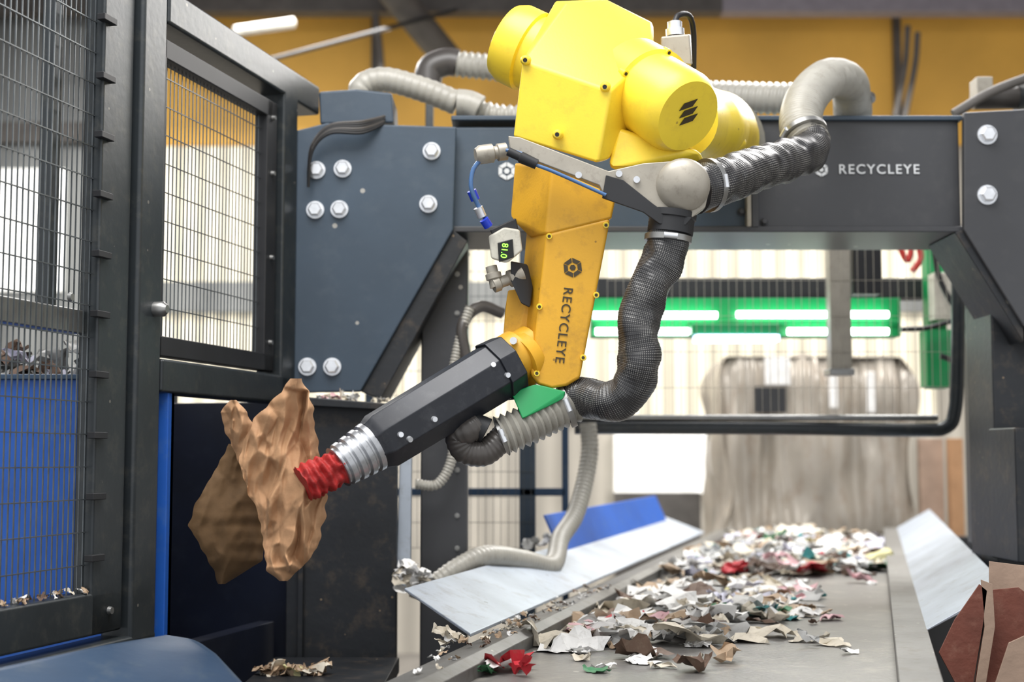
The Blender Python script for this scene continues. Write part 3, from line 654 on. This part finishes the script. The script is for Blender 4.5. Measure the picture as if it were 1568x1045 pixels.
hull('green_bracket', [(783, 602, 3.85), (820, 588, 3.85), (866, 600, 3.85), (862, 612, 3.85), (800, 642, 3.82), (783, 602, 3.87), (866, 600, 3.87), (800, 642, 3.84)], M['green'], g, .003)
lathe('branch_port', P(705, 640, 3.83), P(745, 660, 3.83), [(0, .03), (1, .035)], M['blackm'], g, 20)
clamp(g, P(868, 622, 3.91), Vector((1, 0, .4)), .062)
clamp(g, P(770, 668, 3.87), Vector((1, 0, .4)), .050, 'clamp_b')
tube('braided_hose_lower', [P(1028, 338, 3.80), P(1018, 390, 3.80), P(995, 440, 3.80), P(976, 500, 3.80), P(980, 550, 3.80), P(965, 597, 3.82), P(930, 616, 3.85), P(895, 606, 3.90), P(875, 612, 3.92)],
     lambda t: .056-.006*max(0, (t-.8)*5), M['sleeve'], g, .010, .0005, n=40, wob=.009)
lathe('hose_cuff', P(1030, 325, 3.80), P(1026, 358, 3.80), [(0, .066), (.3, .066), (.35, .062), (1, .062)], M['blackm'], g, 28)
clamp(g, P(1023, 366, 3.80), Vector((-.1, 0, -1)), .064, 'clamp_c')
tube('braided_hose_upper', [P(1062, 290, 3.86), P(1100, 280, 3.95), P(1150, 262, 4.15), P(1205, 246, 4.4), P(1238, 232, 4.52), P(1240, 212, 4.56)], .064, M['sleeve'], g, .010, .0005, n=40, wob=.010)
clamp(g, P(1085, 284, 3.92), Vector((1, .6, .2)), .076, 'clamp_d')
hull('sensor_body', [(748, 362, 3.84), (772, 348, 3.84), (796, 352, 3.84), (800, 384, 3.84), (776, 404, 3.84), (752, 396, 3.84), (748, 362, 3.93), (796, 352, 3.95), (800, 384, 3.95), (752, 396, 3.93)], M['white'], g, .006)
hull('sensor_screen', [(762, 372, 3.832), (785, 366, 3.832), (787, 394, 3.832), (764, 402, 3.832), (762, 372, 3.845), (785, 366, 3.845), (787, 394, 3.845), (764, 402, 3.845)], M['disp'], g, .002)
text('sensor_digits', '81.0', P(772, 384, 3.829), .024, math.radians(97), M['digit'], g, 1.0, .002)
hull('sensor_cap', [(750, 352, 3.86), (790, 334, 3.86), (794, 352, 3.86), (756, 366, 3.86), (750, 352, 3.93), (790, 334, 3.93), (794, 352, 3.93)], M['blackm'], g, .004)
hull('sensor_mount', [(782, 400, 3.87), (808, 405, 3.9), (816, 440, 3.9), (812, 472, 3.88), (798, 465, 3.87), (782, 430, 3.87), (782, 400, 3.95), (816, 440, 3.97), (800, 466, 3.95)], M['blackm'], g, .004)
lathe('brass_fitting', P(752, 408, 3.88), P(760, 440, 3.88), [(0, .016), (.3, .016), (.35, .022), (.6, .022), (.65, .016), (1, .018)], M['greyplate'], g, 20)
lathe('fitting_cross', P(755, 437, 3.88), P(800, 420, 3.9), [(0, .022), (.2, .022), (.25, .016), (.5, .016), (.55, .024), (1, .022)], M['greyplate'], g, 20)
lathe('valve_fitting', P(728, 238, 3.80), P(775, 232, 3.82), [(0, .018), (.15, .026), (.55, .026), (.6, .018), (.7, .018), (.72, .024), (1, .024)], M['greyplate'], g, 24)
tube('air_tube', [P(735, 246, 3.8), P(724, 262, 3.8), P(722, 290, 3.8), P(735, 320, 3.82), P(748, 345, 3.85)], .0065, M['tube_blue'], g, n=12)
tube('air_tube_b', [P(775, 230, 3.76), P(800, 236, 3.75), P(815, 250, 3.74), P(850, 264, 3.74), P(930, 300, 3.74)], .005, M['tube_blue'], g, n=12)
for i, (a, b) in enumerate((((722, 292), (728, 306)), ((732, 318), (738, 332)), ((741, 336), (748, 347)))):
    lathe('push_fitting_%d' % i, P(*a, 3.81), P(*b, 3.82), [(0, .013), (1, .013)], M['bluec'] if i != 1 else M['chrome'], g, 16)
lathe('cable_gland', P(778, 232, 3.74), P(822, 252, 3.74), [(0, .012), (.4, .012), (.45, .016), (1, .014)], M['blackm'], g, 16)

# ================================================================ KRAFT PAPER held by the cup
def interp(tab, v):
    for (a, b), (c, d) in zip(tab, tab[1:]):
        if v <= c: t = (v-a)/(c-a); return b+(d-b)*t
    return tab[-1][1]
def facets(rng, u0, u1, v0, v1, n, ax):
    """random creased (piecewise flat) height field"""
    pts = [Vector((rng.uniform(u0, u1)*ax, rng.uniform(v0, v1))) for _ in range(n)]+[Vector((a*ax, b)) for a in (u0-60, u1+60) for b in (v0-60, v1+60)]
    h = [rng.uniform(-1, 1) for _ in pts]
    vo, eo, fo, *_ = delaunay_2d_cdt(pts, [], [], 0, 1e-6)
    hh = [h[pts.index(min(pts, key=lambda p: (p-q).length_squared))] for q in vo]
    T = []
    for f in fo:
        a, b, c = (vo[i] for i in f[:3]); den = (b.y-c.y)*(a.x-c.x)+(c.x-b.x)*(a.y-c.y)
        if abs(den) > 1e-9: T.append((a, b, c, den, hh[f[0]], hh[f[1]], hh[f[2]], min(a.x, b.x, c.x), max(a.x, b.x, c.x), min(a.y, b.y, c.y), max(a.y, b.y, c.y)))
    def ev(u, v):
        u *= ax
        for a, b, c, den, ha, hb, hc, x0, x1, y0, y1 in T:
            if u < x0 or u > x1 or v < y0 or v > y1: continue
            l1 = ((b.y-c.y)*(u-c.x)+(c.x-b.x)*(v-c.y))/den; l2 = ((c.y-a.y)*(u-c.x)+(a.x-c.x)*(v-c.y))/den
            if l1 >= -1e-5 and l2 >= -1e-5 and l1+l2 <= 1.00002: return l1*ha+l2*hb+(1-l1-l2)*hc
        return 0
    return ev
def ridge(x, y, z):
    return 1-2.6*abs(noise.noise(Vector((x, y, z))))
def sheet(name, left, right, y, m, parent, seed, amp=.03, rows=110, cols=70, tilt=0, n1=26, n2=120, fine=.25, jag=5):
    rng = random.Random(seed)
    v0, v1 = left[0][0], left[-1][0]; u0 = min(b for a, b in left); u1 = max(b for a, b in right)
    f1 = facets(rng, u0, u1, v0, v1, n1, 3.2); f2 = facets(rng, u0, u1, v0, v1, n2, 2.2); H = []; UV = []
    for i in range(rows):
        v = v0+(v1-v0)*i/(rows-1)
        jl = jag*noise.noise(Vector((v*.06, seed, 0))); jr = jag*noise.noise(Vector((v*.06, seed+9, 0)))
        l = interp(left, v)+jl; r = interp(right, v)+jr
        for j in range(cols):
            u = l+(r-l)*j/(cols-1); t = (j/(cols-1)-.5)*2
            wu = u+(v-735)*.12+5*noise.noise(Vector((u*.03, v*.03, 1))); wv = v+5*noise.noise(Vector((u*.03, v*.03, 8)))
            dy = amp*(f1(wu, wv)+fine*f2(wu, wv)+.7*noise.noise(Vector((u*.012, v*.008, seed)))-.28*ridge(wu*.05, wv*.018, seed))+tilt*(u-(l+r)/2)*px(y)+.03*t*t
            H.append(dy); UV.append((u, v))
    for _ in range(2):      # soften the folds a little
        G = H[:]
        for i in range(1, rows-1):
            for j in range(1, cols-1):
                k = i*cols+j; G[k] = .4*H[k]+.15*(H[k-1]+H[k+1]+H[k-cols]+H[k+cols])
        H = G
    V = [P(u, v, y+h) for (u, v), h in zip(UV, H)]
    Fc = [(i*cols+j, i*cols+j+1, (i+1)*cols+j+1, (i+1)*cols+j) for i in range(rows-1) for j in range(cols-1)]
    return add(name, V, Fc, m, parent, smooth=True, angle=120)
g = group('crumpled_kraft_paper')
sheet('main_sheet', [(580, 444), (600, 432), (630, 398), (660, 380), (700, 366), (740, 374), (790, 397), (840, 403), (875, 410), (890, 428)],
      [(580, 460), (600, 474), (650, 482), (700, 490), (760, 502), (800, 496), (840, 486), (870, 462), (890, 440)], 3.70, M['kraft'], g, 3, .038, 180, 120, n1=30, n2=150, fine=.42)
sheet('side_lobe', [(613, 352), (632, 338), (665, 346), (700, 362), (725, 372)], [(613, 362), (632, 378), (650, 388), (690, 402), (725, 410)], 3.73, M['kraft'], g, 8, .032, 90, 60, n1=12, n2=40, fine=.4)
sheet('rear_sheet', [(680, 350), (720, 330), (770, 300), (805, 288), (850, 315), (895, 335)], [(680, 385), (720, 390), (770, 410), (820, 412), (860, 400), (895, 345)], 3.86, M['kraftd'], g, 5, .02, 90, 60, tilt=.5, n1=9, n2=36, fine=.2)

# ================================================================ finish groups
bpy.context.view_layer.update()
for e, ch in GROUPS.items():
    pts = [o.matrix_world @ Vector(c) for o in ch for c in o.bound_box]
    if pts:
        lo = Vector([min(p[i] for p in pts) for i in range(3)]); hi = Vector([max(p[i] for p in pts) for i in range(3)])
        e.location = Vector(((lo.x+hi.x)/2, (lo.y+hi.y)/2, lo.z))
bpy.context.view_layer.update()
for e, ch in GROUPS.items():
    for o in ch:
        o.parent = e; o.matrix_parent_inverse = e.matrix_world.inverted()

# ================================================================ lights
def area(name, loc, rot, size, power, col=(1, 1, 1), sy=None):
    l = bpy.data.lights.new(name, 'AREA'); l.energy = power; l.size = size; l.color = col
    if sy: l.shape = 'RECTANGLE'; l.size_y = sy
    o = bpy.data.objects.new(name, l); scn.collection.objects.link(o); o.location = loc; o.rotation_euler = rot; return o
area('ceiling_lamp', (-.5, 2.6, 5.6), (math.radians(18), 0, 0), 2.6, 215, (1, .985, .97))
area('ceiling_lamp.001', (2.5, 7.5, 6.1), (0, 0, 0), 2.5, 290, (1, .98, .96))
area('ceiling_lamp.002', (-3.5, 9.5, 6.1), (0, 0, 0), 2.5, 260, (1, .98, .96))
area('ceiling_lamp.003', (3.5, 11, 6.1), (math.radians(-20), 0, 0), 2.5, 460, (1, .97, .93))
area('ceiling_lamp.004', (-2, 11.5, 6.1), (math.radians(-20), 0, 0), 2.5, 400, (1, .97, .93))
w = bpy.data.worlds.new('overcast_sky'); scn.world = w; w.use_nodes = True
bg = w.node_tree.nodes['Background']; bg.inputs['Color'].default_value = (.96, .975, 1, 1); bg.inputs['Strength'].default_value = 1.0

cam = bpy.data.cameras.new('camera'); co = bpy.data.objects.new('camera', cam); scn.collection.objects.link(co)
co.location = (0, 0, EYE); co.rotation_euler = (math.pi/2+PITCH, 0, 0); cam.lens = 50; cam.sensor_width = 36; cam.clip_start = .05
cam.dof.use_dof = True; cam.dof.focus_distance = 3.95; cam.dof.aperture_fstop = 2.0
scn.camera = co
scn.view_settings.view_transform = 'Standard'
scn.view_settings.exposure = .10
